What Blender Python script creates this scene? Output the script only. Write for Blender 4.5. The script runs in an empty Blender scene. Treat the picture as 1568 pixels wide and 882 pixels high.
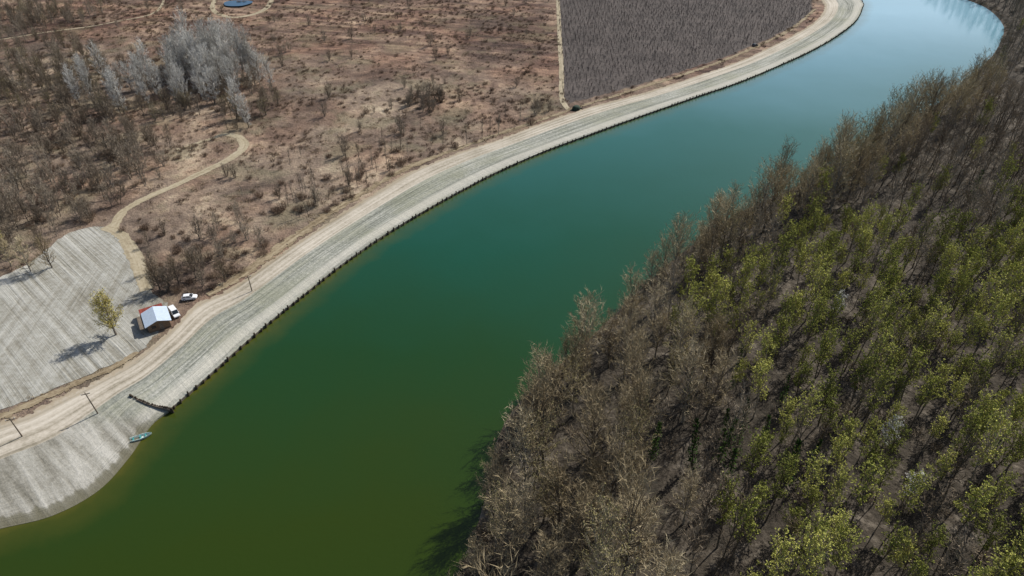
import bpy, math, random
import numpy as np
from mathutils import Vector, Matrix

random.seed(7); RNG = np.random.default_rng(7)
scene = bpy.context.scene
col = scene.collection

# ------------------------------------------------------------------ survey
# Drone flew 120 m above the river, 24 mm lens, pitched 36 deg down.  Plan positions
# on the ground were measured by intersecting sight lines with the ground plane.
PITCH = math.radians(36.0); FL = 1046.0; HGT = 120.0
def g(x, y, z=1.0):
    v = (y-441.0)/FL
    d = (HGT-z)/(math.sin(PITCH)+v*math.cos(PITCH))
    return ((x-784.0)/FL*d, d*(math.cos(PITCH)-v*math.sin(PITCH)))
def gl(pts, z=1.0): return [g(x, y, z) for x, y in pts]

def smooth(pts, sub=6):
    P = np.array(pts, float); n = len(P); out = []
    for i in range(n-1):
        p0 = P[max(i-1, 0)]; p1 = P[i]; p2 = P[i+1]; p3 = P[min(i+2, n-1)]
        for k in range(sub):
            t = k/sub
            out.append(0.5*((2*p1)+(-p0+p2)*t+(2*p0-5*p1+4*p2-p3)*t*t+(-p0+3*p1-3*p2+p3)*t**3))
    out.append(P[-1]); return np.array(out)

def inpoly(x, y, poly):
    x = np.asarray(x, float); y = np.asarray(y, float)
    c = np.zeros(x.shape, bool); n = len(poly); j = n-1
    for i in range(n):
        xi, yi = poly[i]; xj, yj = poly[j]
        if yi != yj:
            c ^= ((yi > y) != (yj > y)) & (x < (xj-xi)*(y-yi)/(yj-yi)+xi)
        j = i
    return c
def dist_line(x, y, line):
    x = np.asarray(x, float); y = np.asarray(y, float)
    best = np.full(x.shape, 1e18)
    for i in range(len(line)-1):
        ax, ay = line[i]; bx, by = line[i+1]
        dx, dy = bx-ax, by-ay; L = dx*dx+dy*dy
        if L < 1e-9: continue
        t = np.clip(((x-ax)*dx+(y-ay)*dy)/L, 0, 1)
        best = np.minimum(best, (x-ax-t*dx)**2+(y-ay-t*dy)**2)
    return np.sqrt(best)
def sstep(a, b, x):
    t = np.clip((x-a)/(b-a), 0, 1); return t*t*(3-2*t)

# ------------------------------------------------------------------ plan lines
PAIRS = [((1316,0),(1254,-3)),((1319,15),(1261,12)),((1308,35),(1250,30)),((1280,57),(1222,49)),
 ((1240,80),(1180,71)),((1190,103),(1125,96)),((1130,128),(1060,118)),((1060,152),(985,142)),((980,180),(905,163)),
 ((900,209),(840,184)),((830,235),(760,214)),((760,266),(690,237)),((700,297),(625,264)),((640,331),(565,299)),
 ((580,368),(505,337)),((520,410),(445,376)),((470,450),(395,411)),((420,490),(350,442)),((370,533),(300,464)),
 ((320,578),(258,505)),((264,627),(206,548)),((232,652),(152,578)),((197,702),(100,602)),((150,752),(40,630)),
 ((80,790),(-20,650)),((0,810),(-90,684)),((-100,835),(-190,726)),((-260,880),(-340,790))]
far_out = [(150,735),(225,670),(262,610)]
far_in = [(128,705),(195,648),(232,598)]
outer = far_out+gl([p[0] for p in PAIRS], 0.0)
inner = far_in+gl([p[1] for p in PAIRS], 1.0)
SUB = 8
outS = smooth(outer, SUB); inS = smooth(inner, SUB)
corner_idx = (3+20)*SUB

right_px = [(704,900),(710,870),(728,820),(748,740),(760,680),(782,634),(820,592),(868,549),(930,493),(982,441),(1034,397),
 (1092,351),(1140,322),(1216,288),(1284,246),(1352,205),(1431,162),(1470,132),(1499,107),(1520,85),(1534,60),(1536,38),(1510,12),(1462,-8),(1410,-35)]
rightS = smooth([(-60,-300),(-45,-60),(-22,20)]+gl(right_px, 0.0)+[(325,680),(265,745),(150,815)], 5)

RIVER = [tuple(p) for p in outS]+[(-300,-20),(-420,-150),(-420,-400)]+[tuple(p) for p in rightS]+[(-100,880),(-700,900),(-6000,900),(-6000,800),(-700,810),(-100,790)]
RLINE = RIVER+[RIVER[0]]
FOREST = [tuple(p) for p in rightS]+[(-100,880),(-700,900),(-700,7000),(7000,7000),(7000,-6000),(-60,-6000)]

def signed(x, y):
    d = dist_line(x, y, RLINE); return np.where(inpoly(x, y, RIVER), -d, d)
def beachw(x, y):
    return sstep(116, 108, y)*sstep(-70, -82, x)
def height(x, y, sd=None):
    x = np.asarray(x, float); y = np.asarray(y, float)
    if sd is None: sd = signed(x, y)
    k = 1.4+9*beachw(x, y)
    land = 1.0*(1-np.exp(-np.maximum(sd, 0)/k))
    und = 0.35*np.sin(x/23+1.3*np.sin(y/31))*np.cos(y/27+np.sin(x/37))+0.2*np.sin(x/9+y/13)
    und = und*sstep(12, 60, sd)*sstep(80, 140, np.hypot(x+130, y-140))*sstep(4000,1500,np.hypot(x,y))
    sea = np.maximum(sd*0.45, -3.0)
    return np.where(sd > 0, land+und, sea)

# ------------------------------------------------------------------ materials
def newmat(name, rough=0.9, spec=0.2):
    m = bpy.data.materials.new(name); m.use_nodes = True
    nt = m.node_tree; b = nt.nodes['Principled BSDF']
    b.inputs['Roughness'].default_value = rough
    b.inputs['Specular IOR Level'].default_value = spec
    return m, nt, b
def nd(nt, t, **kw):
    n = nt.nodes.new(t)
    for k, v in kw.items(): setattr(n, k, v)
    return n
def noise(nt, vec, scale, detail=4, rough=0.6, dist=0.0):
    n = nd(nt, 'ShaderNodeTexNoise'); n.inputs['Scale'].default_value = scale
    n.inputs['Detail'].default_value = min(detail, 5); n.inputs['Roughness'].default_value = rough
    n.inputs['Distortion'].default_value = dist
    nt.links.new(vec, n.inputs['Vector']); return n.outputs['Fac']
def math_(nt, op, a, b=0.0, clamp=False):
    n = nd(nt, 'ShaderNodeMath', operation=op); n.use_clamp = clamp
    for i, v in enumerate((a, b)):
        if isinstance(v, (int, float)): n.inputs[i].default_value = v
        else: nt.links.new(v, n.inputs[i])
    return n.outputs[0]
def wsum(nt, *tw):
    out = None
    for s, w in tw:
        t = math_(nt, 'MULTIPLY', s, w); out = t if out is None else math_(nt, 'ADD', out, t)
    return out
def ramp(nt, fac, stops):
    n = nd(nt, 'ShaderNodeValToRGB'); e = n.color_ramp.elements
    while len(e) < len(stops): e.new(0.5)
    for i, (p, c) in enumerate(stops):
        e[i].position = p; e[i].color = (c[0], c[1], c[2], 1) if not isinstance(c, (int, float)) else (c, c, c, 1)
    nt.links.new(fac, n.inputs[0]); return n.outputs[0]
def mix(nt, fac, a, b, mode='MIX'):
    n = nd(nt, 'ShaderNodeMix', data_type='RGBA', blend_type=mode)
    for s, v in ((n.inputs[0], fac), (n.inputs[6], a), (n.inputs[7], b)):
        if isinstance(v, (int, float)): s.default_value = v
        elif isinstance(v, tuple): s.default_value = (v[0], v[1], v[2], 1)
        else: nt.links.new(v, s)
    return n.outputs[2]
def mapping(nt, vec, scale=(1,1,1), rot=(0,0,0), loc=(0,0,0)):
    r_ = nd(nt, 'ShaderNodeMapping'); r_.inputs['Rotation'].default_value = rot; nt.links.new(vec, r_.inputs['Vector'])
    n = nd(nt, 'ShaderNodeMapping'); n.inputs['Scale'].default_value = scale; n.inputs['Location'].default_value = loc
    nt.links.new(r_.outputs[0], n.inputs['Vector']); return n.outputs[0]
def bump(nt, b, h, strength=0.4, dist=0.3):
    n = nd(nt, 'ShaderNodeBump'); n.inputs['Strength'].default_value = strength; n.inputs['Distance'].default_value = dist
    nt.links.new(h, n.inputs['Height']); nt.links.new(n.outputs[0], b.inputs['Normal'])
def geo(nt): return nd(nt, 'ShaderNodeNewGeometry').outputs['Position']

def mat_meadow():
    m, nt, b = newmat('meadow_ground')
    P = geo(nt)
    n1 = noise(nt, P, 0.013, 5, 0.62, 0.8); n2 = noise(nt, P, 0.08, 5, 0.68, 0.6); n3 = noise(nt, P, 0.6, 4, 0.65)
    s = wsum(nt, (n1,0.45),(n2,0.39),(n3,0.16))
    c = ramp(nt, s, [(0.38,(0.070,0.052,0.040)),(0.45,(0.125,0.092,0.070)),(0.50,(0.195,0.145,0.108)),(0.55,(0.27,0.205,0.148)),(0.60,(0.39,0.31,0.22)),(0.67,(0.50,0.42,0.30))])
    red = ramp(nt, noise(nt, P, 0.022, 3), [(0.45, 0.0),(0.58, 1.0)])
    c = mix(nt, math_(nt, 'MULTIPLY', red, 0.6), c, mix(nt, 1.0, c, (0.86,0.69,0.64), 'MULTIPLY'))
    grn = ramp(nt, noise(nt, mapping(nt, P, loc=(40,12,0)), 0.045, 4), [(0.51, 0.0),(0.62, 1.0)])
    c = mix(nt, math_(nt, 'MULTIPLY', grn, 0.4), c, (0.165,0.155,0.09))
    zc = nd(nt, 'ShaderNodeAttribute', attribute_name='zone')
    sep = nd(nt, 'ShaderNodeSeparateColor'); nt.links.new(zc.outputs['Color'], sep.inputs[0])
    mv = mapping(nt, P, scale=(0.008, 0.13, 1), rot=(0,0,math.radians(14)))
    rows = ramp(nt, noise(nt, mv, 1.0, 5, 0.65, 0.35), [(0.42,(0.52,0.43,0.44)),(0.56,(1.10,1.0,0.96))])
    c = mix(nt, sep.outputs['Blue'], c, mix(nt, 1.0, c, rows, 'MULTIPLY'))
    fc = ramp(nt, wsum(nt,(n2,0.6),(n3,0.4)), [(0.38,(0.055,0.046,0.042)),(0.62,(0.115,0.096,0.086))])
    c = mix(nt, sep.outputs['Red'], c, fc)
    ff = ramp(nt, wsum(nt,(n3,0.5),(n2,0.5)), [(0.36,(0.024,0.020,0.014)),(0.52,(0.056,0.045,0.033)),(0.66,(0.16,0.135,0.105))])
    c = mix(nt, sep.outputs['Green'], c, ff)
    nt.links.new(c, b.inputs['Base Color'])
    bump(nt, b, noise(nt, P, 0.9, 3, 0.65), 0.8, 0.8)
    return m

def suv(nt):
    a = nd(nt, 'ShaderNodeAttribute', attribute_name='suv')
    s = nd(nt, 'ShaderNodeSeparateXYZ'); nt.links.new(a.outputs['Vector'], s.inputs[0])
    return a.outputs['Vector'], s.outputs[0], s.outputs[1], s.outputs[2]
def edge_alpha(nt, b, v, P, lo=None, hi=None, w=0.1, sc=0.5):
    n = noise(nt, P, sc, 3, 0.7)
    nn = math_(nt, 'MULTIPLY', math_(nt, 'SUBTRACT', n, 0.2), w*1.6)
    al = 1.0
    if hi: al = math_(nt, 'LESS_THAN', math_(nt, 'ADD', v, nn), 1.0)
    if lo:
        a2 = math_(nt, 'GREATER_THAN', v, nn)
        al = math_(nt, 'MULTIPLY', al, a2) if hi else a2
    nt.links.new(al, b.inputs['Alpha'])

def mat_embank():
    m, nt, b = newmat('gravel_bank')
    V, s, v, w = suv(nt); P = geo(nt)
    st = noise(nt, mapping(nt, V, scale=(0.018, 7, 0)), 1.0, 5, 0.7, 0.25)
    st2 = noise(nt, mapping(nt, V, scale=(0.03, 26, 0)), 1.0, 3, 0.6, 0.5)
    fine = noise(nt, P, 1.1, 5, 0.75); big = noise(nt, P, 0.045, 4)
    t = wsum(nt,(st,0.42),(st2,0.30),(fine,0.28))
    c = ramp(nt, t, [(0.40,(0.125,0.13,0.105)),(0.46,(0.22,0.225,0.19)),(0.52,(0.33,0.33,0.285)),(0.59,(0.50,0.485,0.43))])
    grass = ramp(nt, wsum(nt,(big,0.5),(st,0.5)), [(0.46,0.0),(0.57,1.0)])
    c = mix(nt, math_(nt,'MULTIPLY',grass,0.5), c, (0.20,0.205,0.13))
    lip = ramp(nt, math_(nt,'ADD',v,math_(nt,'MULTIPLY',math_(nt,'SUBTRACT',fine,0.5),0.16)), [(0.04,0.2),(0.12,1.0),(0.28,1.0),(0.38,0.0)])
    c = mix(nt, math_(nt,'MULTIPLY',lip,0.62), c, (0.50,0.475,0.41))
    cb = noise(nt, mapping(nt, V, scale=(0.30, 0.7, 0)), 1.0, 5, 0.6, 0.2)
    bc = ramp(nt, wsum(nt,(cb,0.60),(fine,0.22),(big,0.18)), [(0.39,(0.15,0.14,0.11)),(0.47,(0.26,0.245,0.205)),(0.54,(0.36,0.345,0.30)),(0.61,(0.46,0.44,0.39))])
    wet = ramp(nt, math_(nt,'ADD',v,math_(nt,'MULTIPLY',math_(nt,'SUBTRACT',cb,0.5),0.35)), [(0.05,1.0),(0.13,0.85),(0.17,0.0)])
    bc = mix(nt, math_(nt,'MULTIPLY',wet,0.85), bc, (0.12,0.11,0.07))
    c = mix(nt, w, c, bc)
    nt.links.new(c, b.inputs['Base Color'])
    bump(nt, b, wsum(nt,(st2,1.0),(cb,1.0),(fine,0.6)), 0.7, 0.5)
    return m

def mat_road():
    m, nt, b = newmat('dirt_road_mat')
    V, s, v, w = suv(nt); P = geo(nt)
    st = noise(nt, mapping(nt, V, scale=(0.012, 9, 0)), 1.0, 5, 0.65, 0.3)
    fine = noise(nt, P, 0.9, 5, 0.75); big = noise(nt, P, 0.06, 4)
    t = wsum(nt,(st,0.5),(fine,0.28),(big,0.22))
    c = ramp(nt, t, [(0.39,(0.21,0.185,0.135)),(0.46,(0.34,0.30,0.235)),(0.53,(0.46,0.41,0.335)),(0.61,(0.56,0.51,0.43))])
    vg = ramp(nt, math_(nt,'ADD',v,math_(nt,'MULTIPLY',math_(nt,'SUBTRACT',fine,0.5),0.7)), [(0.62,0.0),(0.82,1.0)])
    c = mix(nt, math_(nt,'MULTIPLY',vg,0.8), c, (0.30,0.24,0.16))
    nt.links.new(c, b.inputs['Base Color'])
    edge_alpha(nt, b, v, P, hi=True, w=0.30, sc=0.35)
    bump(nt, b, st, 0.5, 0.4)
    return m

def mat_sand():
    m, nt, b = newmat('graded_sand')
    P = geo(nt)
    cb = noise(nt, mapping(nt, P, scale=(0.50,0.010,1), rot=(0,0,math.radians(-48))), 1.0, 5, 0.75, 0.25)
    cb2 = noise(nt, mapping(nt, P, scale=(0.50,0.010,1), rot=(0,0,math.radians(-8))), 1.0, 5, 0.75, 0.25)
    big = noise(nt, P, 0.035, 4)
    sel = ramp(nt, noise(nt, P, 0.012, 2), [(0.42,0.0),(0.58,1.0)])
    cc = math_(nt,'ADD',math_(nt,'MULTIPLY',cb,math_(nt,'SUBTRACT',1.0,sel)),math_(nt,'MULTIPLY',cb2,sel))
    fine = noise(nt, P, 0.8, 5, 0.7)
    t = wsum(nt,(cc,0.50),(fine,0.22),(big,0.28))
    c = ramp(nt, t, [(0.39,(0.15,0.14,0.105)),(0.45,(0.235,0.22,0.18)),(0.51,(0.32,0.31,0.27)),(0.59,(0.43,0.42,0.38))])
    nt.links.new(c, b.inputs['Base Color']); bump(nt, b, cc, 0.9, 0.7)
    return m

def mat_path(name, stops, w=0.3):
    m, nt, b = newmat(name)
    V, s, v, _ = suv(nt); P = geo(nt)
    fine = noise(nt, P, 0.8, 5, 0.7); st = noise(nt, mapping(nt, V, scale=(0.05,6,0)), 1.0, 4)
    nt.links.new(ramp(nt, wsum(nt,(fine,0.5),(st,0.5)), stops), b.inputs['Base Color'])
    edge_alpha(nt, b, v, P, lo=True, hi=True, w=w, sc=0.4)
    return m

def mat_water():
    m, nt, b = newmat('river_water_mat', rough=0.07, spec=0.5)
    b.inputs['IOR'].default_value = 1.333
    P = geo(nt)
    a = nd(nt, 'ShaderNodeAttribute', attribute_name='shore')
    sp = nd(nt, 'ShaderNodeSeparateXYZ'); nt.links.new(P, sp.inputs[0])
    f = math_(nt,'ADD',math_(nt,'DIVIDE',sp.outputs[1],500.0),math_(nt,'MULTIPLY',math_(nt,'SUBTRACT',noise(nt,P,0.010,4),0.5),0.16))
    body_glare = ramp(nt, f, [(0.16,(0.022,0.040,0.003)),(0.27,(0.011,0.044,0.010)),(0.38,(0.006,0.060,0.032)),(0.56,(0.016,0.098,0.084)),(0.76,(0.085,0.21,0.25)),(0.98,(0.22,0.39,0.48))])  # water colour by distance; far stops have pale sky glare painted in
    sh = ramp(nt, math_(nt,'ADD',math_(nt,'DIVIDE',a.outputs['Fac'],20.0),math_(nt,'MULTIPLY',math_(nt,'SUBTRACT',noise(nt,P,0.12,4),0.5),0.35)), [(0.0,1.0),(0.10,0.5),(0.38,0.0)])
    c = mix(nt, math_(nt,'MULTIPLY',sh,0.6), body_glare, (0.095,0.082,0.012))
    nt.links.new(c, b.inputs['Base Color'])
    h = noise(nt, mapping(nt, P, scale=(0.7,1.0,1)), 0.9, 3, 0.55)
    gust = ramp(nt, noise(nt, mapping(nt, P, scale=(1.0,0.35,1), rot=(0,0,math.radians(25))), 0.03, 3), [(0.4,0.25),(0.6,1.0)])
    bump(nt, b, math_(nt,'MULTIPLY',h,gust), 0.25, 0.12)
    return m

def simple(name, c, rough=0.85, spec=0.2, var=0.25, sc=3.0):
    m, nt, b = newmat(name, rough, spec)
    tc = nd(nt, 'ShaderNodeTexCoord').outputs['Object']
    lo = tuple(x*(1-var) for x in c); hi = tuple(min(1, x*(1+var)) for x in c)
    nt.links.new(ramp(nt, noise(nt, tc, sc, 4), [(0.35, lo), (0.65, hi)]), b.inputs['Base Color'])
    return m
def plantmat(name, cols):
    """colour differs from plant to plant (instance random)"""
    m = bpy.data.materials.new(name); m.use_nodes = True; nt = m.node_tree
    nt.nodes.remove(nt.nodes['Principled BSDF'])
    b = nd(nt, 'ShaderNodeBsdfDiffuse'); nt.links.new(b.outputs[0], nt.nodes['Material Output'].inputs['Surface'])
    oi = nd(nt, 'ShaderNodeObjectInfo').outputs['Random']
    k = len(cols)-1
    nt.links.new(ramp(nt, oi, [(i/k, cc) for i, cc in enumerate(cols)]), b.inputs['Color'])
    return m

M_bark = plantmat('bark', [(0.10,0.083,0.065),(0.17,0.145,0.118),(0.27,0.24,0.20)])
M_twig_tan = plantmat('twigs_tan', [(0.26,0.205,0.125),(0.38,0.31,0.195),(0.49,0.415,0.275)])
M_twig_brown = plantmat('twigs_brown', [(0.17,0.13,0.09),(0.26,0.205,0.145),(0.35,0.29,0.21)])
M_twig_grey = plantmat('twigs_grey', [(0.42,0.405,0.37),(0.54,0.525,0.485),(0.66,0.64,0.595)])
M_twig_red = plantmat('scrub_stems', [(0.13,0.088,0.065),(0.20,0.142,0.102),(0.29,0.22,0.155)])
M_twig_olive = plantmat('scrub_twigs', [(0.17,0.135,0.10),(0.25,0.205,0.155),(0.34,0.29,0.225)])
M_leaf = plantmat('spring_leaves', [(0.17,0.185,0.045),(0.29,0.30,0.07),(0.46,0.45,0.12)])
M_leaf_y = plantmat('willow_leaves', [(0.38,0.33,0.09),(0.46,0.40,0.12)])
M_leaf_b = plantmat('bud_leaves', [(0.19,0.165,0.08),(0.28,0.245,0.11)])
M_ivy = plantmat('ivy_leaves', [(0.03,0.06,0.015),(0.06,0.10,0.025)])
M_blos = plantmat('blossom', [(0.6,0.6,0.55),(0.75,0.75,0.70)])
M_grass = plantmat('dry_grass', [(0.22,0.16,0.105),(0.31,0.24,0.155),(0.45,0.36,0.24)])
M_sap = plantmat('sapling_stems', [(0.10,0.085,0.078),(0.145,0.122,0.11),(0.19,0.165,0.15)])

# ------------------------------------------------------------------ mesh builder
class MB:
    def __init__(s): s.v=[]; s.f=[]; s.m=[]
    def add(s, vs, fs, mi=0):
        o=len(s.v); s.v.extend([tuple(p) for p in vs]); s.f.extend([tuple(i+o for i in f) for f in fs]); s.m.extend([mi]*len(fs))
    def tube(s, pts, rad, sides=5, mi=0, cap=False):
        n=len(pts); vs=[]
        for i in range(n):
            p=Vector(pts[i]); d=(Vector(pts[min(i+1,n-1)])-Vector(pts[max(i-1,0)])).normalized()
            a=d.cross(Vector((0.31,0.17,0.93))) if abs(d.z)<0.9 else d.cross(Vector((1,0.1,0)))
            a.normalize(); b=d.cross(a)
            for k in range(sides):
                t=2*math.pi*k/sides; vs.append(p+(a*math.cos(t)+b*math.sin(t))*rad[i])
        fs=[]
        for i in range(n-1):
            for k in range(sides):
                k2=(k+1)%sides; fs.append((i*sides+k,i*sides+k2,(i+1)*sides+k2,(i+1)*sides+k))
        if cap: fs.append(tuple(range((n-1)*sides,n*sides))); fs.append(tuple(reversed(range(sides))))
        s.add(vs,fs,mi)
    def box(s, c, size, mi=0, rot=0.0, taper=1.0):
        x,y,z=[k/2 for k in size]; cr,sr=math.cos(rot),math.sin(rot); vs=[]
        for zz,tp in ((-z,1),(z,taper)):
            for xx,yy in ((-x,-y),(x,-y),(x,y),(-x,y)):
                X,Y=xx*tp,yy*tp; vs.append((c[0]+X*cr-Y*sr,c[1]+X*sr+Y*cr,c[2]+zz))
        s.add(vs,[(3,2,1,0),(4,5,6,7),(0,1,5,4),(1,2,6,5),(2,3,7,6),(3,0,4,7)],mi)
    def loft(s, rings, mi=0, cap=True):
        n=len(rings[0]); vs=[p for r in rings for p in r]; fs=[]
        for i in range(len(rings)-1):
            for k in range(n):
                k2=(k+1)%n; fs.append((i*n+k,i*n+k2,(i+1)*n+k2,(i+1)*n+k))
        if cap: fs.append(tuple(reversed(range(n)))); fs.append(tuple(range((len(rings)-1)*n,len(rings)*n)))
        s.add(vs,fs,mi)
    def mesh(s, name, mats):
        me=bpy.data.meshes.new(name); me.from_pydata(s.v,[],s.f)
        for m in mats: me.materials.append(m)
        me.polygons.foreach_set('material_index', s.m)
        me.update(); return me
    def obj(s, name, mats, loc=(0,0,0), rz=0.0, scale=1.0, link=True):
        o=bpy.data.objects.new(name, s.mesh(name,mats)); o.location=loc; o.rotation_euler=(0,0,rz); o.scale=(scale,)*3
        if link: col.objects.link(o)
        return o

def rv(r):
    while True:
        v=Vector((r.uniform(-1,1),r.uniform(-1,1),r.uniform(-1,1)))
        if 0.05<v.length<1: return v.normalized()
def leafq(B, c, r, lsz, mi, asp=0.55):
    a=rv(r)*lsz*r.uniform(0.6,1.2); bb=a.cross(rv(r))
    if bb.length<1e-4: return
    bb=bb.normalized()*lsz*asp*r.uniform(0.7,1.3)
    B.add([c-a*0.5,c+bb*0.5,c+a*0.5,c-bb*0.5],[(0,1,2,3)],mi)

def tree(seed, H, r0, cs, R, n1, n2, n3, twL=1.1, twW=0.05, el=(25,75), leaf=0, lsz=0.25, prof=(0.15,0.85), ivy=0, sag=0.0, stems=1):
    r=random.Random(seed); B=MB()
    for st in range(stems):
        off=Vector((r.uniform(-1,1),r.uniform(-1,1),0))*(0.6*(stems>1)); Hs=H*(1 if stems==1 else r.uniform(0.65,1))
        lean=Vector((r.uniform(-1,1),r.uniform(-1,1),0))*(0.05 if stems==1 else 0.25)
        NP=7; tp=[]; w=Vector((0,0,0))
        for i in range(NP):
            t=i/(NP-1); w+=Vector((r.uniform(-1,1),r.uniform(-1,1),0))*0.012*H
            tp.append(off+lean*Hs*t+w+Vector((0,0,Hs*t*0.97-(0.4 if i==0 else 0))))
        rad=[r0*(1-t/(NP-1))**0.8+0.02 for t in range(NP)]; rad[0]*=1.25
        B.tube(tp,rad,5,0)
        def at(t):
            q=t*(NP-1); i=min(int(q),NP-2); return tp[i].lerp(tp[i+1],q-i)
        az=r.uniform(0,6.28)
        for i in range(n1//stems):
            sN=(i+r.random())/max(1,(n1//stems)); t=min(cs+(1-cs)*sN,0.99)
            az+=2.4+r.uniform(-0.5,0.5)
            L=R*(math.sin(math.pi*(prof[0]+(prof[1]-prof[0])*sN)))**0.8*r.uniform(0.7,1.2)
            e=math.radians(el[0]+(el[1]-el[0])*sN+r.uniform(-12,12))
            L=min(L/max(0.35,math.cos(e)),H*0.45)
            d=Vector((math.cos(az)*math.cos(e),math.sin(az)*math.cos(e),math.sin(e)))
            b0=at(t); pts=[b0]; p=b0.copy(); dd=d.copy()
            for k in range(3):
                dd=(dd+Vector((0,0,0.16-sag*0.5*k))+rv(r)*0.14).normalized(); p=p+dd*L/3; pts.append(p.copy())
            rb=max(0.045,rad[0]*0.42*(1-t)**0.5+0.03); B.tube(pts,[rb,rb*0.7,rb*0.45,0.02],3,0)
            for j in range(n2):
                q=0.2+0.8*(j+r.random())/n2; qq=q*3; ii=min(int(qq),2); b1=pts[ii].lerp(pts[ii+1],qq-ii)
                ld=(pts[ii+1]-pts[ii]).normalized()
                sd=(ld*0.8+rv(r)*0.75+Vector((0,0,0.3-sag))).normalized(); l2=L*0.36*(1.25-0.6*q)+0.4
                e1=b1+sd*l2
                sw=sd.cross(rv(r)).normalized()*(0.045)
                B.add([b1-sw,b1+sw,e1],[(0,1,2)],1)
                for k in range(n3):
                    b2=b1.lerp(e1,0.1+0.9*(k+r.random())/n3)
                    td=(sd*0.7+rv(r)*0.8+Vector((0,0,0.35-1.3*sag))).normalized()*twL*r.uniform(0.6,1.3)
                    sdv=td.cross(rv(r))
                    if sdv.length<1e-4: continue
                    sdv=sdv.normalized()*twW*0.5
                    B.add([b2-sdv,b2+sdv,b2+td],[(0,1,2)],1)
                    for _ in range(leaf):
                        leafq(B, b2+td*r.uniform(0.2,1.1)+rv(r)*0.15, r, lsz, 2)
        for i in range(ivy):
            t=r.uniform(0.02,0.8); c=at(t)+Vector((r.gauss(0,1),r.gauss(0,1),r.uniform(-.3,.3)))*(0.65*(1.1-t))
            leafq(B, c, r, 0.5, 3, 0.7)
    return B

def bush(seed, H, R, n, w=0.05):
    r=random.Random(seed); B=MB()
    for i in range(n):
        a=r.uniform(0,6.28); rr=R*math.sqrt(r.random())*0.55
        b=Vector((rr*math.cos(a),rr*math.sin(a),0)); d=Vector((math.cos(a)*r.uniform(0,0.8),math.sin(a)*r.uniform(0,0.8),1)).normalized()
        e=b+d*H*r.uniform(0.5,1.0)*(1-0.35*rr/R); sv=Vector((math.cos(a+1.57),math.sin(a+1.57),0))*w*0.5
        m=b.lerp(e,0.5)+rv(r)*0.1*H
        B.add([b-sv,b+sv,m+sv*0.8,m-sv*0.8,e],[(0,1,2,3),(3,2,4)],0)
        for k in range(5):
            q=m.lerp(e,r.uniform(-0.6,0.9)); td=(d*0.5+rv(r)).normalized()*H*r.uniform(0.15,0.32); s2=td.cross(rv(r))
            if s2.length<1e-4: continue
            s2=s2.normalized()*w*0.45; B.add([q-s2,q+s2,q+td],[(0,1,2)],0)
    return B
def tuft(seed, H, R, n, w=0.07):
    r=random.Random(seed); B=MB()
    for i in range(n):
        a=r.uniform(0,6.28); rr=R*math.sqrt(r.random()); b=Vector((rr*math.cos(a),rr*math.sin(a),-0.05))
        e=b+Vector((r.uniform(-.5,.5),r.uniform(-.5,.5),r.uniform(0.4,1)))*H; t=r.uniform(0,3.14); sv=Vector((math.cos(t),math.sin(t),0))*w
        B.add([b-sv,b+sv,e],[(0,1,2)],0)
    return B

def coll(name, builds):
    c=bpy.data.collections.new(name)
    for i,(B,m) in enumerate(builds):
        o=B.obj('%02d_%s'%(i,name), m, link=False); c.objects.link(o)
    return c
T3=lambda tw,lf: [M_bark,tw,lf,M_ivy]

def scatter(name, xy, idx, scl, c, tilt=0.04):
    xy=np.asarray(xy,float); n=len(xy)
    z=height(xy[:,0],xy[:,1])
    me=bpy.data.meshes.new(name); me.vertices.add(n)
    me.vertices.foreach_set('co', np.column_stack([xy,z]).astype(np.float32).ravel())
    rot=np.column_stack([RNG.normal(0,tilt,n),RNG.normal(0,tilt,n),RNG.uniform(0,6.283,n)]).astype(np.float32)
    a=me.attributes.new('rot','FLOAT_VECTOR','POINT'); a.data.foreach_set('vector',rot.ravel())
    scl=np.asarray(scl,float); sv=np.column_stack([scl*RNG.uniform(0.9,1.1,n),scl*RNG.uniform(0.9,1.1,n),scl*RNG.uniform(0.88,1.12,n)]).astype(np.float32)
    a=me.attributes.new('scl','FLOAT_VECTOR','POINT'); a.data.foreach_set('vector',sv.ravel())
    a=me.attributes.new('idx','INT','POINT'); a.data.foreach_set('value',np.asarray(idx,np.int32))
    o=bpy.data.objects.new(name,me); col.objects.link(o)
    ng=bpy.data.node_groups.new(name,'GeometryNodeTree')
    ng.interface.new_socket('Geometry',in_out='INPUT',socket_type='NodeSocketGeometry')
    ng.interface.new_socket('Geometry',in_out='OUTPUT',socket_type='NodeSocketGeometry')
    N=ng.nodes; L=ng.links
    gi=N.new('NodeGroupInput'); go=N.new('NodeGroupOutput'); ip=N.new('GeometryNodeInstanceOnPoints'); ci=N.new('GeometryNodeCollectionInfo')
    ci.inputs['Collection'].default_value=c; ci.inputs['Separate Children'].default_value=True; ci.inputs['Reset Children'].default_value=True
    def na(nm,t):
        q=N.new('GeometryNodeInputNamedAttribute'); q.data_type=t; q.inputs['Name'].default_value=nm
        return [s for s in q.outputs if s.enabled and s.name=='Attribute'][0]
    ip.inputs['Pick Instance'].default_value=True
    L.new(gi.outputs[0],ip.inputs['Points']); L.new(ci.outputs[0],ip.inputs['Instance'])
    L.new(na('idx','INT'),ip.inputs['Instance Index']); L.new(na('rot','FLOAT_VECTOR'),ip.inputs['Rotation']); L.new(na('scl','FLOAT_VECTOR'),ip.inputs['Scale'])
    L.new(ip.outputs[0],go.inputs[0])
    md=o.modifiers.new('instances','NODES'); md.node_group=ng
    return o

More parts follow.
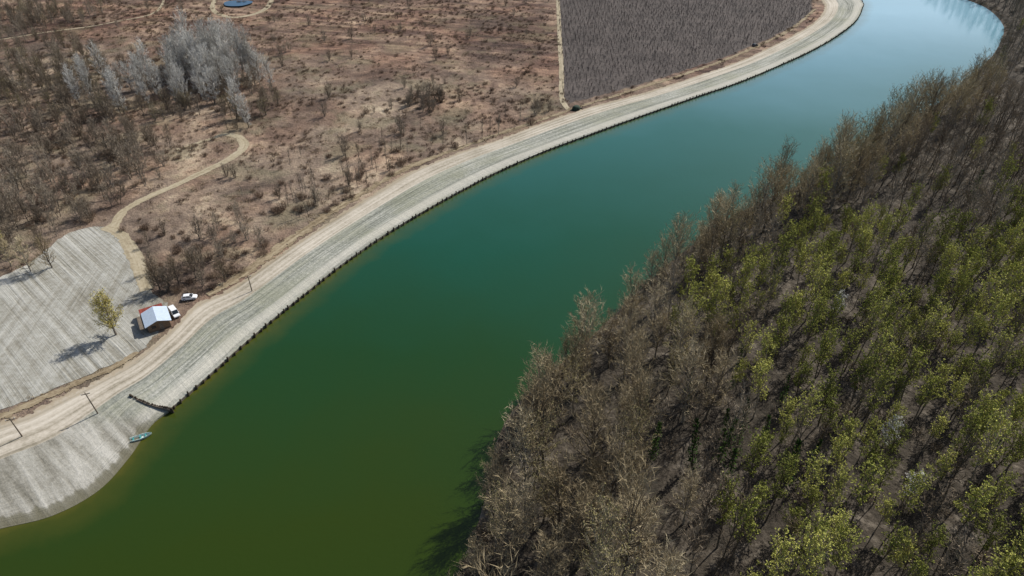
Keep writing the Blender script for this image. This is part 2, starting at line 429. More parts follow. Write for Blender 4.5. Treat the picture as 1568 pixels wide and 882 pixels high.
# ------------------------------------------------------------------ terrain
def axis(lo,hi,step,far):
    a=list(np.arange(lo,hi+0.01,step)); s=step
    l=[];p=lo
    while p>-far: s*=1.25; p-=s; l.append(p)
    s=step; q=a[-1]; h=[]
    while q<far: s*=1.25; q+=s; h.append(q)
    return np.array(l[::-1]+a+h)
def gridmesh(name, xs, ys, zf):
    X,Y=np.meshgrid(xs,ys); nx,ny=len(xs),len(ys)
    Z,attrs=zf(X,Y)
    me=bpy.data.meshes.new(name); me.vertices.add(nx*ny)
    me.vertices.foreach_set('co',np.column_stack([X.ravel(),Y.ravel(),Z.ravel()]).astype(np.float32).ravel())
    i,j=np.meshgrid(np.arange(nx-1),np.arange(ny-1)); a=(j*nx+i).ravel()
    F=np.column_stack([a,a+1,a+nx+1,a+nx]).astype(np.int32); nf=len(F)
    me.loops.add(nf*4); me.loops.foreach_set('vertex_index',F.ravel())
    me.polygons.add(nf); me.polygons.foreach_set('loop_start',np.arange(0,nf*4,4,dtype=np.int32))
    me.polygons.foreach_set('use_smooth',np.ones(nf,bool))
    me.update(calc_edges=True); me.validate()
    return me,attrs

FIELD = gl([(851,-60),(853,0),(858,60),(862,110),(861,150),(872,158),(905,150),(985,128),(1060,104),(1125,82),(1180,58),(1222,36),(1244,18),(1243,0),(1235,-30)])
def zf(X,Y):
    sd=signed(X,Y); z=height(X,Y,sd)
    fld=inpoly(X,Y,FIELD).astype(float); fst=sstep(-2,2,np.where(inpoly(X,Y,FOREST),1,-1)*np.abs(sd))
    far=sstep(310,380,Y+0.25*X)
    return z,np.stack([fld,fst,far*(1-fst),np.ones_like(fld)],-1)
me,att=gridmesh('ground',axis(-390,420,1.6,6500),axis(20,620,1.6,6500),zf)
a=me.attributes.new('zone','FLOAT_COLOR','POINT'); a.data.foreach_set('color',att.astype(np.float32).ravel())
me.materials.append(mat_meadow()); o=bpy.data.objects.new('ground',me); col.objects.link(o)
def wf(X,Y):
    sd=-signed(X,Y); dr=dist_line(X,Y,[tuple(p) for p in rightS])
    return np.zeros_like(X),np.where(dr<sd+1,sd+9,sd)
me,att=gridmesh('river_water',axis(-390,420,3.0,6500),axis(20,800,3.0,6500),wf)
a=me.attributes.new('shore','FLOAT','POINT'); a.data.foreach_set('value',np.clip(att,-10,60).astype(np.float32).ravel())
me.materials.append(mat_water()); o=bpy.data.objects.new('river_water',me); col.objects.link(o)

# ------------------------------------------------------------------ embankment + road
nP=len(outS); segl=np.r_[0,np.cumsum(np.hypot(*np.diff(outS,axis=0).T))]
SPLIT=0.62
def finish(name,vs,su,fs,mat):
    me=bpy.data.meshes.new(name); me.from_pydata(vs,[],fs)
    a=me.attributes.new('suv','FLOAT_VECTOR','POINT'); a.data.foreach_set('vector',np.array(su,np.float32).ravel())
    me.materials.append(mat); me.update(); o=bpy.data.objects.new(name,me); col.objects.link(o); return o
def strip(name, va, vb, nv, mat, skirt=False, lift=0.06):
    vs=[];su=[];fs=[]
    rows=([None] if skirt else [])+list(np.linspace(va,vb,nv))
    for v in rows:
        vv=0.0 if v is None else v
        p=outS*(1-vv)+inS*vv
        x,y=p[:,0],p[:,1]; w=beachw(x,y)
        h=height(x,y)+lift
        z=(1-w)*np.maximum(h,0.78)+w*h
        if v is None: z=np.full(nP,-1.5)
        for i in range(nP):
            vs.append((x[i],y[i],z[i])); su.append((segl[i],(vv-va)/(vb-va),w[i]))
    for r in range(len(rows)-1):
        for i in range(nP-1):
            fs.append((r*nP+i,(r+1)*nP+i,(r+1)*nP+i+1,r*nP+i+1))
    return finish(name,vs,su,fs,mat)
strip('gravel_embankment',0.0,SPLIT,9,mat_embank(),skirt=True)
strip('dirt_road',SPLIT,1.04,6,mat_road())

def ribbon(name, pts, width, mat, lift=0.06):
    P=smooth(pts,6); d=np.gradient(P,axis=0); d/=np.linalg.norm(d,axis=1)[:,None]; nrm=np.column_stack([-d[:,1],d[:,0]])
    s=np.r_[0,np.cumsum(np.hypot(*np.diff(P,axis=0).T))]; wd=np.atleast_1d(width).astype(float)
    wd=np.interp(np.linspace(0,1,len(P)),np.linspace(0,1,len(wd)),wd) if len(wd)>1 else np.full(len(P),wd[0])
    vs=[];su=[];fs=[];n=len(P)
    for k,v in enumerate((0,0.33,0.66,1)):
        q=P+nrm*((v-0.5)*wd)[:,None]; z=height(q[:,0],q[:,1])+lift
        for i in range(n): vs.append((q[i,0],q[i,1],z[i])); su.append((s[i],v,0))
    for k in range(3):
        for i in range(n-1): fs.append((k*n+i,k*n+i+1,(k+1)*n+i+1,(k+1)*n+i))
    return finish(name,vs,su,fs,mat)
M_path=mat_path('dirt_path_mat',[(0.38,(0.24,0.195,0.125)),(0.5,(0.35,0.295,0.20)),(0.62,(0.43,0.37,0.27))],0.3)
M_verge=mat_path('verge_mat',[(0.38,(0.14,0.105,0.06)),(0.5,(0.25,0.195,0.125)),(0.62,(0.36,0.30,0.20))],0.55)
ribbon('dirt_path',gl([(172,352),(188,325),(225,303),(268,284),(318,260),(352,243),(373,226),(368,212),(345,206),(318,214),(270,228)]),[5,4.5,4.5,4.5,5,5.5,5.5,4.5,3,2.0],M_path,0.10)
ribbon('dry_grass_verge',gl([(212,540),(175,562),(120,586),(60,612),(0,640),(-90,672)]),[2.5,4,4.5,5,5.5,5.5],M_verge,0.16)
ribbon('dry_grass_verge',gl([(905,158),(800,193),(700,228),(625,257),(560,293),(500,330),(445,368),(400,400),(350,434),(318,452)]),[4,5,5,6,6,7,8,8,8,5],M_verge,0.14)
ribbon('dry_grass_verge',gl([(1248,14),(1215,42),(1170,66),(1110,92),(1050,113),(980,135),(905,158)]),[4,5,5,5,5,5,4],M_verge,0.14)
ribbon('field_track',gl([(850,-40),(854,0),(857,60),(860,110),(860,150),(870,168)]),3.5,M_path,0.10)
ribbon('field_track',gl([(420,-12),(410,10),(385,22),(350,26),(326,14),(332,-4),(345,-14)]),[5,5,5,5,4,4],M_path,0.10)
ribbon('field_track',gl([(250,-12),(248,8),(225,24),(160,36),(80,48),(0,60),(-60,70)]),2.5,M_path,0.10)
ribbon('dirt_path',gl([(160,348),(185,360),(205,390),(218,420),(225,445)]),[5,5,6,6,5],M_path,0.14)

sf=smooth(gl([(-120,470),(-40,432),(0,425),(50,400),(88,368),(120,352),(165,347),(190,362),(205,388),(217,418),(232,445),(252,462),(262,478),(250,500),(232,520),(214,538),(140,572),(60,606),(0,628),(-120,668),(-260,640),(-220,520),(-120,470)]),6)
sf=sf+RNG.normal(0,0.25,sf.shape)
me=bpy.data.meshes.new('sand_field'); me.from_pydata([(x,y,1.09) for x,y in sf[:-1]],[],[tuple(range(len(sf)-1))]); me.materials.append(mat_sand())
o=bpy.data.objects.new('sand_field',me); col.objects.link(o)
px,py=g(364,6); B=MB(); ring=[(px+9.5*math.cos(t)*(1+0.10*math.sin(3*t)),py+9*math.sin(t)*(1+0.08*math.cos(2*t)),1.55) for t in np.linspace(0,2*math.pi,40,endpoint=False)]
B.add(ring,[tuple(range(40))]); mp,nt,b=newmat('pond_water',0.04,0.5)
nt.links.new(ramp(nt,noise(nt,geo(nt),0.2,3),[(0.3,(0.012,0.05,0.10)),(0.7,(0.02,0.07,0.13))]),b.inputs['Base Color'])
B.obj('pond',[mp])

# ------------------------------------------------------------------ piles
M_wood=simple('wet_timber',(0.055,0.042,0.03),0.8,0.2,0.4)
M_wood2=simple('grey_timber',(0.16,0.13,0.10),0.8,0.2,0.4)
B=MB(); s_end=segl[corner_idx]
r=random.Random(3); s=segl[0]
while s<=s_end:
    x=np.interp(s,segl,outS[:,0]); y=np.interp(s,segl,outS[:,1])
    qx,qy=(inS[np.searchsorted(segl,s).clip(0,nP-1)]-np.array([x,y])); ql=math.hypot(qx,qy); qx/=ql; qy/=ql
    ox,oy=x-qx*0.3,y-qy*0.3
    top=1.15+r.uniform(-0.25,0.45); rr=r.uniform(0.2,0.3)
    B.tube([(ox,oy,-1.6),(ox+r.uniform(-.12,.12),oy+r.uniform(-.12,.12),top)],[rr,rr*0.92],7,0,cap=True)
    s+=r.uniform(1.7,3.0)
for z0,z1 in ((0.12,0.34),(0.46,0.66)):
    for i in range(0,corner_idx):
        a=outS[i];c=outS[i+1]; q=(inS[i]-outS[i]); q/=np.linalg.norm(q)
        a=a-q*0.10;c=c-q*0.10
        B.add([(a[0],a[1],z0),(c[0],c[1],z0),(c[0],c[1],z1),(a[0],a[1],z1)],[(0,1,2,3)],1)
B.obj('timber_pile_revetment',[M_wood,M_wood2])
B=MB()
P=smooth(gl([(264,628),(250,625),(232,621),(215,614),(200,607)],0.9),8)
for i in range(len(P)):
    top=1.5+r.uniform(-.2,.3); B.tube([(P[i][0],P[i][1],-1),(P[i][0]+r.uniform(-.1,.1),P[i][1],top)],[0.22,0.19],7,0,cap=True)
for k in range(3):
    a=P[2+k*8]; c=P[min(len(P)-1,10+k*8)]
    for h in (1.0,1.3): B.tube([(a[0],a[1]-0.35,h),(c[0],c[1]-0.35,h)],[0.16,0.14],6,1,cap=True)
B.obj('timber_groyne',[M_wood,M_wood2])

# ------------------------------------------------------------------ forests
cot=[tree(100+i,H,0.30,0.22,R,28,6,8,twL=1.4,twW=0.10,el=(26,76)) for i,(H,R) in enumerate([(16,4.8),(18,5.4),(15,4.6),(19,5.2)])]
slim=[tree(200+i,H,0.19,0.34,R,17,4,5,twL=1.1,twW=0.10,el=(42,78)) for i,(H,R) in enumerate([(16,2.6),(18,2.9),(17,2.4),(15,2.8)])]
grn=[tree(300+i,H,0.16,0.46,R,19,5,3,twL=0.8,twW=0.06,el=(38,76),leaf=5,lsz=0.38,prof=(0.22,0.90)) for i,(H,R) in enumerate([(14,2.3),(15,2.5),(13,2.2),(16,2.5),(12,2.5)])]
ivy=[tree(400+i,16,0.22,0.45,2.4,14,4,5,twL=0.9,twW=0.1,el=(35,75),ivy=420) for i in range(2)]
blo=[tree(450,9,0.16,0.3,2.4,16,6,6,twL=0.6,twW=0.05,el=(30,72),leaf=3,lsz=0.32)]
bud=[tree(470+i,18,0.24,0.28,4.4,22,6,5,twL=1.1,twW=0.08,el=(28,76),leaf=2,lsz=0.32) for i in range(2)]
FC=coll('forest_trees',[(t,T3(M_twig_tan,M_leaf)) for t in cot]+[(t,T3(M_twig_brown,M_leaf)) for t in slim]+[(t,T3(M_twig_brown,M_leaf)) for t in grn]
        +[(t,T3(M_twig_brown,M_leaf)) for t in ivy]+[(t,T3(M_twig_grey,M_blos)) for t in blo]+[(t,T3(M_twig_tan,M_leaf_b)) for t in bud])
# idx: 0-3 cottonwood, 4-7 slim, 8-12 green, 13-14 ivy, 15 blossom, 16-17 budding
sp=5.8; U,V_=np.meshgrid(np.arange(-300,900,sp),np.arange(-300,900,sp)); U=U.ravel();V_=V_.ravel()
th=math.radians(24); X=U*math.cos(th)-V_*math.sin(th); Y=U*math.sin(th)+V_*math.cos(th)
X=X+RNG.normal(0,1.15,X.shape)+60; Y=Y+RNG.normal(0,1.15,X.shape)+60
k=(X>-40)&(X<440)&(Y>25)&(Y<780)&(X<0.82*Y+80)&inpoly(X,Y,FOREST); X,Y=X[k],Y[k]
sd=signed(X,Y)
def fnoise(x,y,s,ph=0): return (np.sin(x/s+ph+1.7*np.sin(y/s*0.8+ph))+np.sin(y/s*1.1+2.1*ph+1.3*np.sin(x/s*0.9)))*0.5
edgew=21+8*fnoise(X,Y,17,0.5)+ np.where(Y<135,14,0)
isc=(sd<edgew)&(Y<330)
u=RNG.random(len(X))
BL=[(g(x,y),s) for (x,y,s) in ((1350,690,0.8),(1384,765,0.7),(1276,490,0.75))]
keep=(sd>2.0)&np.where(isc,(u<0.62)|((sd<8)&(u<0.85)),u<0.88)
for (bx,by),s in BL: keep&=np.hypot(X-bx,Y-by+1.5)>4.0
clear=fnoise(X,Y,22,2.2)>0.66; keep&=~(clear&(RNG.random(len(X))<0.5))
X,Y,sd,isc,edgew=X[keep],Y[keep],sd[keep],isc[keep],edgew[keep]; n=len(X)
u=RNG.random(n)
greenp=np.clip(0.88*sstep(-3,10,sd-edgew)*sstep(238,184,Y+0.05*X+10*fnoise(X,Y,19,0.7))+0.16*fnoise(X,Y,13,1.0),0.05,0.94)
greenp=np.where(Y>275,0.05,greenp)
idx=np.where(u<greenp,8+RNG.integers(0,5,n),4+RNG.integers(0,4,n))
idx=np.where(isc,np.where(RNG.random(n)<0.8,RNG.integers(0,4,n),16+RNG.integers(0,2,n)),idx)
iv=(RNG.random(n)<np.where((np.hypot(X-48,Y-105)<20),0.35,0.02))&(~isc|(sd>20)); idx=np.where(iv,13+RNG.integers(0,2,n),idx)
scl=RNG.uniform(0.68,1.15,n)*np.where(Y>300,0.9,1.0)*np.where((sd<7),0.80,1.0)
scatter('riverside_forest',np.column_stack([X,Y]),idx,scl,FC)
for (bx,by),s in BL:
    o=bpy.data.objects.new('blossoming_tree',FC.objects['15_forest_trees'].data); o.location=(bx,by,0.9); o.scale=(s,)*3; o.rotation_euler=(0,0,bx); col.objects.link(o)

UC=coll('undergrowth',[(bush(500+i,2.4,1.8,22,0.10),[M_twig_brown]) for i in range(3)]+[(tuft(520+i,0.7,1.2,30,0.09),[M_grass]) for i in range(2)])
nn=3200; X=RNG.uniform(-40,400,nn);Y=RNG.uniform(30,480,nn); sd=signed(X,Y); k=inpoly(X,Y,FOREST)&(sd>0.3)&(X<0.85*Y+40); X,Y,sd=X[k],Y[k],sd[k]
sX=[];sY=[]
for i in range(3,len(rightS)-3):
    for q in range(4):
        t=RNG.random(); p=rightS[i]*(1-t)+rightS[i+1]*t; sX.append(p[0]+RNG.uniform(0,4)); sY.append(p[1]+RNG.uniform(-3,1))
X=np.r_[X,sX];Y=np.r_[Y,sY]
scatter('forest_undergrowth',np.column_stack([X,Y]),RNG.integers(0,5,len(X)),RNG.uniform(0.5,1.4,len(X)),UC)

# ------------------------------------------------------------------ left bank vegetation
pop=[tree(600+i,H,0.24,0.10,R,30,6,8,twL=1.3,twW=0.13,el=(30,80)) for i,(H,R) in enumerate([(17,4.2),(15,4.0),(19,4.6)])]
scr=[tree(620+i,H,0.14,0.14,R,20,5,6,twL=1.0,twW=0.10,el=(22,74),stems=s) for i,(H,R,s) in enumerate([(8,3.2,1),(7,3.2,3),(9,3.4,2),(6,3.0,3)])]
scg=[tree(640+i,H,0.14,0.14,R,18,5,6,twL=0.8,twW=0.1,el=(25,72),leaf=1,lsz=0.26,stems=2) for i,(H,R) in enumerate([(8,3.0),(7,2.8)])]
sap=[tree(660+i,H,0.07,0.25,0.8,12,3,3,twL=0.5,twW=0.06,el=(45,75)) for i,H in enumerate([6,7])]
bsh=[bush(680+i,H,R,60,0.10) for i,(H,R) in enumerate([(2.6,2.4),(2.0,2.2),(3.2,2.6)])]
VC=coll('scrub',[(t,T3(M_twig_grey,M_leaf)) for t in pop]+[(t,T3(M_twig_olive,M_leaf)) for t in scr]+[(t,T3(M_twig_olive,M_leaf_b)) for t in scg]
        +[(t,T3(M_twig_olive,M_leaf)) for t in sap]+[(b_,[M_twig_red]) for b_ in bsh])
# 0-2 poplar,3-6 scrub tree,7-8 budding scrub,9-10 sapling,11-13 bush
SFP=[tuple(p) for p in sf]
pathline=smooth(gl([(172,352),(188,325),(225,303),(268,284),(318,260),(352,243),(373,226),(368,212)]),4)
band=[tuple(p) for p in outS]+[tuple(p) for p in (inS+(inS-outS)*0.08)[::-1]]
def okland(X,Y,pad=True):
    k=~inpoly(X,Y,FOREST)&~inpoly(X,Y,RIVER)&~inpoly(X,Y,band)&~inpoly(X,Y,SFP)
    if pad: k&=dist_line(X,Y,pathline)>3.5
    return k
def inpx(poly,density):
    W=gl(poly); a=np.array(W); lo=a.min(0);hi=a.max(0); A=(hi-lo).prod(); n=int(A*density)
    X=RNG.uniform(lo[0],hi[0],n);Y=RNG.uniform(lo[1],hi[1],n); k=inpoly(X,Y,W)&okland(X,Y); return X[k],Y[k]
PX=[];PI=[];PS=[]
def put(X,Y,choices,s0,s1):
    n=len(X); PX.append(np.column_stack([X,Y])); PI.append(RNG.choice(choices,n)); PS.append(RNG.uniform(s0,s1,n))
put(*inpx([(205,165),(225,135),(265,100),(330,92),(395,112),(430,138),(380,155),(300,165)],0.024),[0,1,2,0,1,4,5],0.5,1.0)
put(*inpx([(265,115),(300,90),(350,95),(400,118),(340,140)],0.020),[0,1,2],0.8,1.1)
put(*inpx([(90,165),(215,175),(235,130),(150,125),(80,140)],0.020),[0,1,3,7,5],0.5,0.9)
put(*inpx([(-60,200),(60,185),(150,205),(240,215),(285,235),(255,275),(200,300),(160,335),(100,350),(50,385),(-60,420)],0.036),[3,4,5,6,3,4,11,13],0.6,1.15)
put(*inpx([(-60,130),(100,110),(215,165),(420,150),(440,175),(390,185),(300,180),(180,190),(60,190),(-60,205)],0.026),[3,4,5,7,8,6,11],0.6,1.15)
put(*inpx([(-80,70),(60,55),(200,95),(240,130),(80,140),(-80,160)],0.018),[3,5,7,4,12,13],0.6,1.1)
put(*inpx([(-80,20),(60,10),(160,20),(120,40),(0,60),(-80,65)],0.022),[3,7,5,4],0.6,1.0)
put(*inpx([(180,345),(260,350),(360,345),(410,385),(350,432),(315,448),(250,448),(225,425),(205,380)],0.036),[11,12,13,3,6,4,11,13],0.55,1.0)
put(*inpx([(225,420),(300,415),(370,400),(340,440),(310,450),(240,452)],0.03),[4,6,3,13],0.6,0.95)
put(*inpx([(620,165),(640,140),(680,142),(690,162),(660,178)],0.06),[4,6,13,3],0.5,0.85)
put(*inpx([(320,200),(330,172),(375,172),(385,195),(350,208)],0.02),[9,10,1],0.7,1.1)
put(*inpx([(340,330),(420,250),(560,200),(860,165),(860,178),(700,228),(560,290),(450,360),(400,395)],0.008),[11,12,13,9,10,4],0.6,1.1)
put(*inpx([(430,345),(420,310),(560,240),(700,215),(860,168),(880,172),(760,210),(625,255),(500,330)],0.014),[9,10,9,10,11],0.8,1.25)
put(*inpx([(-100,0),(850,0),(860,170),(560,290),(400,400),(200,400),(-100,400)],0.0042),[11,12,13,12,6],0.35,0.95)
put(*inpx([(1020,118),(1110,88),(1125,96),(1040,122),(905,160),(900,152)],0.02),[11,12],0.3,0.6)
X,Y=inpx([(0,404),(90,372),(90,360),(40,375),(-40,400)],0.05); put(X,Y,[4,3,6],0.5,0.9)
scatter('meadow_scrub',np.concatenate(PX),np.concatenate(PI),np.concatenate(PS),VC)

GC=coll('grass',[(tuft(700+i,0.55,1.3,36,0.08),[M_grass]) for i in range(3)]+[(bush(720+i,1.1,1.7,24,0.10),[M_twig_red]) for i in range(3)])
nn=38000; X=RNG.uniform(-380,260,nn);Y=RNG.uniform(110,520,nn); k=(np.abs(X)<0.78*Y+30)&okland(X,Y,True)&~inpoly(X,Y,FIELD); X,Y=X[k],Y[k]
cl=0.6*fnoise(X,Y,9,0.3)+0.6*fnoise(X,Y,31,1.9)+RNG.normal(0,0.6,len(X)); k=cl>-0.2; X,Y,cl=X[k],Y[k],cl[k]
isb=cl>0.4; idx=np.where(isb,3+RNG.integers(0,3,len(X)),RNG.integers(0,3,len(X)))
scatter('meadow_dry_grass',np.column_stack([X,Y]),idx,RNG.uniform(0.5,1.3,len(X)),GC,0.1)

PC=coll('plantation_saplings',[(tree(740+i,H,0.035,0.2,0.5,7,2,2,twL=0.45,twW=0.06,el=(50,78)),[M_sap,M_sap,M_leaf]) for i,H in enumerate([1.7,2.1,1.5])])
U,V_=np.meshgrid(np.arange(0,320,2.5),np.arange(280,760,2.2)); X=U.ravel()+RNG.normal(0,0.5,U.size);Y=V_.ravel()+RNG.normal(0,0.8,U.size)
k=inpoly(X,Y,FIELD)&okland(X,Y,False)&(Y<620)&(RNG.random(X.size)<0.85); X,Y=X[k],Y[k]
scatter('sapling_plantation',np.column_stack([X,Y]),RNG.integers(0,3,len(X)),RNG.uniform(0.5,1.15,len(X)),PC,0.02)

def single(name,B,mats,x,y,s=1.0,rz=0.0):
    wx,wy=g(x,y); return B.obj(name,mats,(wx,wy,1.0),rz,s)
wil=tree(801,10,0.28,0.16,4.4,28,8,7,twL=0.9,twW=0.08,el=(25,72),leaf=2,lsz=0.36,sag=0.12)
single('willow_tree',wil,T3(M_twig_tan,M_leaf_y),178,513,0.98)
single('willow_tree',tree(806,7,0.2,0.2,2.6,20,7,8,twL=0.8,twW=0.05,leaf=2,lsz=0.25,el=(25,75)),T3(M_twig_brown,M_leaf_y),8,392,1.0)
for i,(x,y,s) in enumerate(((47,416,1.0),(80,410,0.95),(18,408,0.95),(245,444,0.9),(275,436,0.85),(345,432,0.75),(300,425,0.85))):
    single('bare_tree',tree(810+i,8.5,0.2,0.12,4.0,22,7,7,twL=1.0,twW=0.10,el=(20,70)),T3(M_twig_tan if i<3 else M_twig_brown,M_leaf),x,y,s,i)

# ------------------------------------------------------------------ hut
M_roofw=simple('white_metal_roof',(0.50,0.58,0.68),0.4,0.4,0.06,1.5)
M_roofr=simple('red_tile_roof',(0.28,0.07,0.05),0.8,0.2,0.3,2.0)
M_wall=simple('board_wall',(0.17,0.115,0.075),0.85,0.2,0.25)
M_glass=simple('dark_glass',(0.02,0.025,0.03),0.1,0.6,0.1)
M_white=simple('white_paint',(0.78,0.79,0.80),0.3,0.5,0.04)
M_black=simple('rubber',(0.02,0.02,0.02),0.8,0.2,0.2)
def gable(B,w,l,eave,rise,over,mi,thick=0.08):
    n=int((l+2*over)/0.3)
    for sgn in (-1,1):
        for i in range(n):
            y0=-l/2-over+i*(l+2*over)/n; y1=y0+(l+2*over)/n
            dz=0.035*(i%2)
            xe=sgn*(w/2+over); ze=eave-over*rise/(w/2)
            a=[(0,y0,eave+rise+dz),(0,y1,eave+rise+dz),(xe,y1,ze+dz),(xe,y0,ze+dz)]
            bq=[(p[0],p[1],p[2]-thick) for p in a]
            B.add(a+bq,[(0,1,2,3),(7,6,5,4),(0,4,5,1),(1,5,6,2),(2,6,7,3),(3,7,4,0)],mi)
root=bpy.data.objects.new('riverside_hut',None); hx,hy=g(243,496); root.location=(hx,hy,1.08); root.rotation_euler=(0,0,math.radians(32)); col.objects.link(root)
def part(B,name,mats):
    o=B.obj(name,mats); o.parent=root; return o
w,l=5.6,6.4
B=MB()
B.add([(-w/2,-l/2,0),(w/2,-l/2,0),(w/2,-l/2,2.5),(0,-l/2,3.5),(-w/2,-l/2,2.5)],[(0,1,2,3,4)])
B.add([(-w/2,l/2,0),(w/2,l/2,0),(w/2,l/2,2.5),(0,l/2,3.5),(-w/2,l/2,2.5)],[(4,3,2,1,0)])
B.add([(-w/2,-l/2,0),(-w/2,l/2,0),(-w/2,l/2,2.5),(-w/2,-l/2,2.5)],[(3,2,1,0)])
B.add([(w/2,-l/2,0),(w/2,l/2,0),(w/2,l/2,2.5),(w/2,-l/2,2.5)],[(0,1,2,3)])
part(B,'walls',[M_wall])
B=MB(); gable(B,w,l,2.58,1.0,0.55,0); part(B,'metal_roof',[M_roofw])
B=MB(); B.box((-w/2-0.03,-1.2,1.05),(0.06,0.95,2.1)); B.box((0.6,-l/2-0.03,1.05),(0.95,0.06,2.1)); part(B,'door',[M_wood2])
B=MB(); B.box((-w/2-0.03,1.2,1.5),(0.06,1.3,1.0)); B.box((w/2+0.03,0.5,1.5),(0.06,1.3,1.0)); B.box((-1.3,-l/2-0.03,1.5),(1.1,0.06,0.9)); part(B,'windows',[M_glass])
B=MB()
for yy in (-l/2+0.3,0,l/2-0.2): B.box((-w/2-1.5,yy,1.0),(0.14,0.14,2.0))
part(B,'porch_posts',[M_wood2])
B=MB(); B.box((-w/2-0.95,-0.1,2.05),(1.7,l,0.07)); part(B,'porch_canopy',[M_wood2])
B=MB(); B.box((-0.6,l/2+1.35,1.05),(5.2,2.5,2.1)); part(B,'annex_walls',[M_wall])
B=MB(); B2=MB(); gable(B2,2.6,5.4,2.2,0.8,0.3,0); B.v=[(y-0.6,x+l/2+1.75,z) for x,y,z in B2.v]; B.f=B2.f; B.m=B2.m; part(B,'tile_roof',[M_roofr])

# ------------------------------------------------------------------ vehicles
def car(name,x,y,rz,paint,van=False):
    B=MB()
    def ring(xx,zb,zt,h,top): return [(xx,-h,zb),(xx,h,zb),(xx,h*1.02,(zb+zt)*0.55),(xx,h*top,zt),(xx,-h*top,zt),(xx,-h*1.02,(zb+zt)*0.55)]
    if van: st=[(-2.3,0.45,1.0,0.80),(-2.2,0.32,1.12,0.88),(-1.0,0.28,1.15,0.90),(1.0,0.28,1.12,0.90),(1.7,0.3,1.05,0.88),(2.2,0.35,0.85,0.84),(2.35,0.45,0.70,0.72)]
    else: st=[(-2.12,0.45,0.80,0.72),(-2.0,0.32,0.92,0.84),(-1.2,0.26,0.95,0.88),(0.6,0.26,0.95,0.88),(1.0,0.28,0.92,0.87),(1.8,0.3,0.80,0.84),(2.1,0.40,0.62,0.72)]
    B.loft([ring(a,b,c,h,0.93) for a,b,c,h in st],0)
    zb=0.94 if not van else 1.12; zt=1.44 if not van else 1.92
    if van: cab=[(-2.15,0.80,0),( -2.05,0.76,1),(0.75,0.74,1),(1.55,0.80,0)]
    else: cab=[(-1.95,0.80,0),(-1.45,0.66,1),(0.15,0.66,1),(0.95,0.80,0)]
    xs0,xs1,xs2,xs3=[c[0] for c in cab]; hb=cab[0][1]; ht=cab[1][1]
    vs=[(xs0,-hb,zb),(xs3,-hb,zb),(xs3,hb,zb),(xs0,hb,zb),(xs1,-ht,zt),(xs2,-ht,zt),(xs2,ht,zt),(xs1,ht,zt)]
    B.add(vs,[(0,1,5,4),(1,2,6,5),(2,3,7,6),(3,0,4,7)],1)
    B.loft([[(xs1-0.05,-ht-0.02,zt-0.02),(xs1-0.05,ht+0.02,zt-0.02),(xs1,ht-0.08,zt+0.05),(xs1,-ht+0.08,zt+0.05)],
            [(xs2+0.05,-ht-0.02,zt-0.02),(xs2+0.05,ht+0.02,zt-0.02),(xs2,ht-0.08,zt+0.05),(xs2,-ht+0.08,zt+0.05)]],0)
    for sg in (-1,1):
        for (xa,xb) in ((xs0,xs1),(xs3,xs2),((xs0+xs3)/2-0.2,(xs1+xs2)/2-0.1)):
            B.tube([(xa,sg*(hb+0.01),zb),(xb,sg*(ht+0.01),zt)],[0.045,0.045],4,0)
        for wx in (-1.3,1.3):
            B.tube([(wx,sg*0.70,0.33),(wx,sg*0.92,0.33)],[0.33,0.33],14,2,cap=True); B.tube([(wx,sg*0.90,0.33),(wx,sg*0.935,0.33)],[0.19,0.17],10,3,cap=True)
        B.box((st[-1][0]-0.1,sg*0.58,0.62),(0.14,0.3,0.13),3); B.box((st[0][0]+0.03,sg*0.66,0.75),(0.12,0.2,0.2),4)
        B.box((0.85,sg*0.98,1.0),(0.12,0.2,0.13),0)
    wx,wy=g(x,y); return B.obj(name,[paint,M_glass,M_black,M_white,M_roofr],(wx,wy,1.13),rz)
car('parked_car',291,458,math.radians(12),M_white)
car('parked_van',268,482,math.radians(-48),M_white,van=True)
M_dk=simple('dark_green_canvas',(0.03,0.05,0.035),0.8,0.2,0.3); M_dkcar=simple('dark_paint',(0.03,0.035,0.04),0.3,0.5,0.1)
car('parked_car',1156,71,math.radians(35),M_dkcar)
def tent(x,y):
    B=MB(); rings=[]
    for k in range(7):
        t=k/6*math.pi/2; rr=math.cos(t)**0.6 if k<6 else 0.02; rings.append([(2.1*rr*math.cos(a)*(1+.08*math.cos(4*a)),1.8*rr*math.sin(a),1.9*math.sin(t)) for a in np.linspace(0,2*math.pi,12,endpoint=False)])
    B.loft(rings,0); B.box((0,-1.75,0.6),(1.0,0.12,1.2),1,taper=0.7); B.box((2.6,-0.4,0.3),(0.9,0.6,0.6),2); B.box((-2.4,0.2,0.25),(0.6,0.6,0.5),2)
    wx,wy=g(x,y); B.obj('fishing_tent',[M_dk,M_black,M_wood2],(wx,wy,1.1),0.5)
tent(882,168)

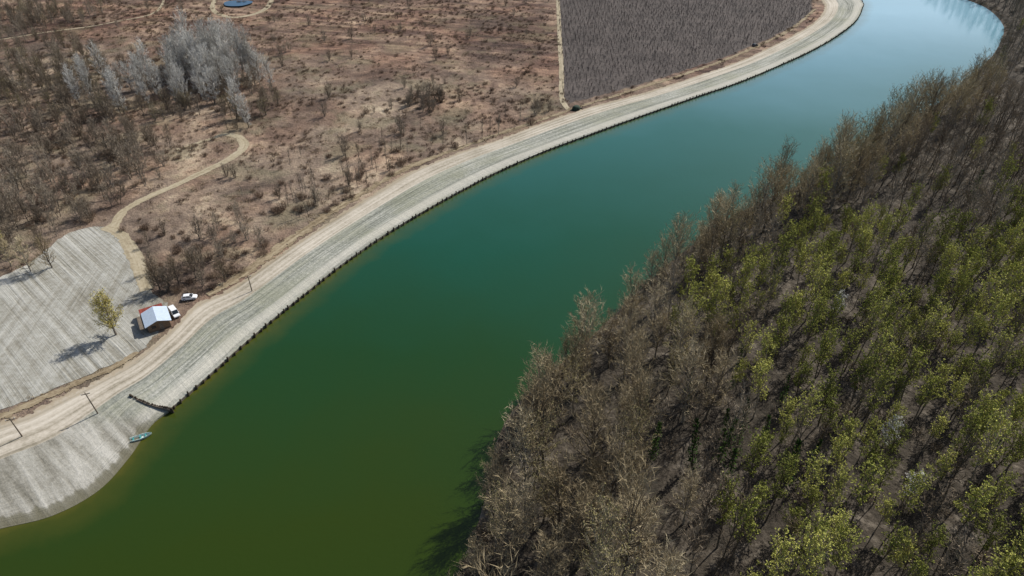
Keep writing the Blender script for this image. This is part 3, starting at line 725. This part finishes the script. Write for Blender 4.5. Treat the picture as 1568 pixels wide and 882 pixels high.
M_boat=simple('boat_paint',(0.55,0.66,0.62),0.4,0.4,0.08); M_teal=simple('teal_paint',(0.06,0.28,0.27),0.5,0.4,0.1)
B=MB(); rings=[]
for xx,h,zb in ((-2.2,0.55,0.02),(-1.4,0.70,-0.05),(0,0.78,-0.08),(1.2,0.62,-0.03),(1.9,0.33,0.1),(2.4,0.04,0.3)):
    zt=0.5+0.06*abs(xx); rings.append([(xx,-h,zt),(xx,-h*0.75,zb),(xx,h*0.75,zb),(xx,h,zt),(xx,h*0.88,zt),(xx,h*0.62,zb+0.08),(xx,-h*0.62,zb+0.08),(xx,-h*0.88,zt)])
B.loft(rings,0)
for xx,h in ((-1.5,0.62),(0.0,0.68),(1.1,0.55)): B.box((xx,0,0.38),(0.32,2*h*0.85,0.05),1)
B.tube([(-1.8,0.3,0.6),(0.9,0.95,0.62)],[0.03,0.03],5,2); B.box((1.05,0.99,0.62),(0.4,0.14,0.03),2,rot=0.3)
wx,wy=g(216,671,0.0); B.obj('rowing_boat',[M_boat,M_teal,M_wood2],(wx,wy,0.08),math.radians(28))

def pole(x,y,h,rz=0.3,lean=(0,0)):
    B=MB(); B.tube([(0,0,-0.3),(lean[0],lean[1],h)],[0.17,0.11],8,0,cap=True); B.box((lean[0],lean[1],h-0.5),(1.9,0.14,0.16),0)
    for k in (-0.85,0,0.85): B.tube([(lean[0]+k,lean[1],h-0.42),(lean[0]+k,lean[1],h-0.2)],[0.06,0.04],6,1,cap=True)
    B.tube([(lean[0]+0.6,lean[1],h-0.5),(lean[0],lean[1],h-1.2)],[0.035,0.035],4,0)
    wx,wy=g(x,y); B.obj('utility_pole',[M_wood2,M_white],(wx,wy,1.05),rz)
pole(150,633,7,0.4,(-0.5,0)); pole(34,668,6,0.4,(-0.3,0)); pole(386,446,5.5,0.9)

# ------------------------------------------------------------------ light, sky, camera
az=math.radians(46); el=math.radians(44)
to=Vector((math.sin(az)*math.cos(el),math.cos(az)*math.cos(el),math.sin(el)))
sl=bpy.data.lights.new('sun','SUN'); sl.energy=5.0; sl.angle=math.radians(0.5); sl.color=(1.0,0.965,0.90)
so=bpy.data.objects.new('sun',sl); so.rotation_euler=(-to).to_track_quat('-Z','Y').to_euler(); so.location=(0,0,300); col.objects.link(so)
w=bpy.data.worlds.new('World'); scene.world=w; w.use_nodes=True; nt=w.node_tree
sk=nt.nodes.new('ShaderNodeTexSky'); sk.sky_type='NISHITA'; sk.sun_disc=False; sk.sun_elevation=el; sk.sun_rotation=az
sk.air_density=1.0; sk.dust_density=1.6; sk.ozone_density=1.0
bg=nt.nodes['Background']; nt.links.new(sk.outputs[0],bg.inputs[0]); bg.inputs[1].default_value=0.10
cd=bpy.data.cameras.new('camera'); cd.sensor_width=36; cd.lens=24.015; cd.clip_start=1; cd.clip_end=12000
co=bpy.data.objects.new('camera',cd); co.location=(0,0,HGT); co.rotation_euler=(math.pi/2-PITCH,0,0); col.objects.link(co); scene.camera=co
scene.view_settings.view_transform='Standard'; scene.view_settings.look='None'; scene.view_settings.exposure=0
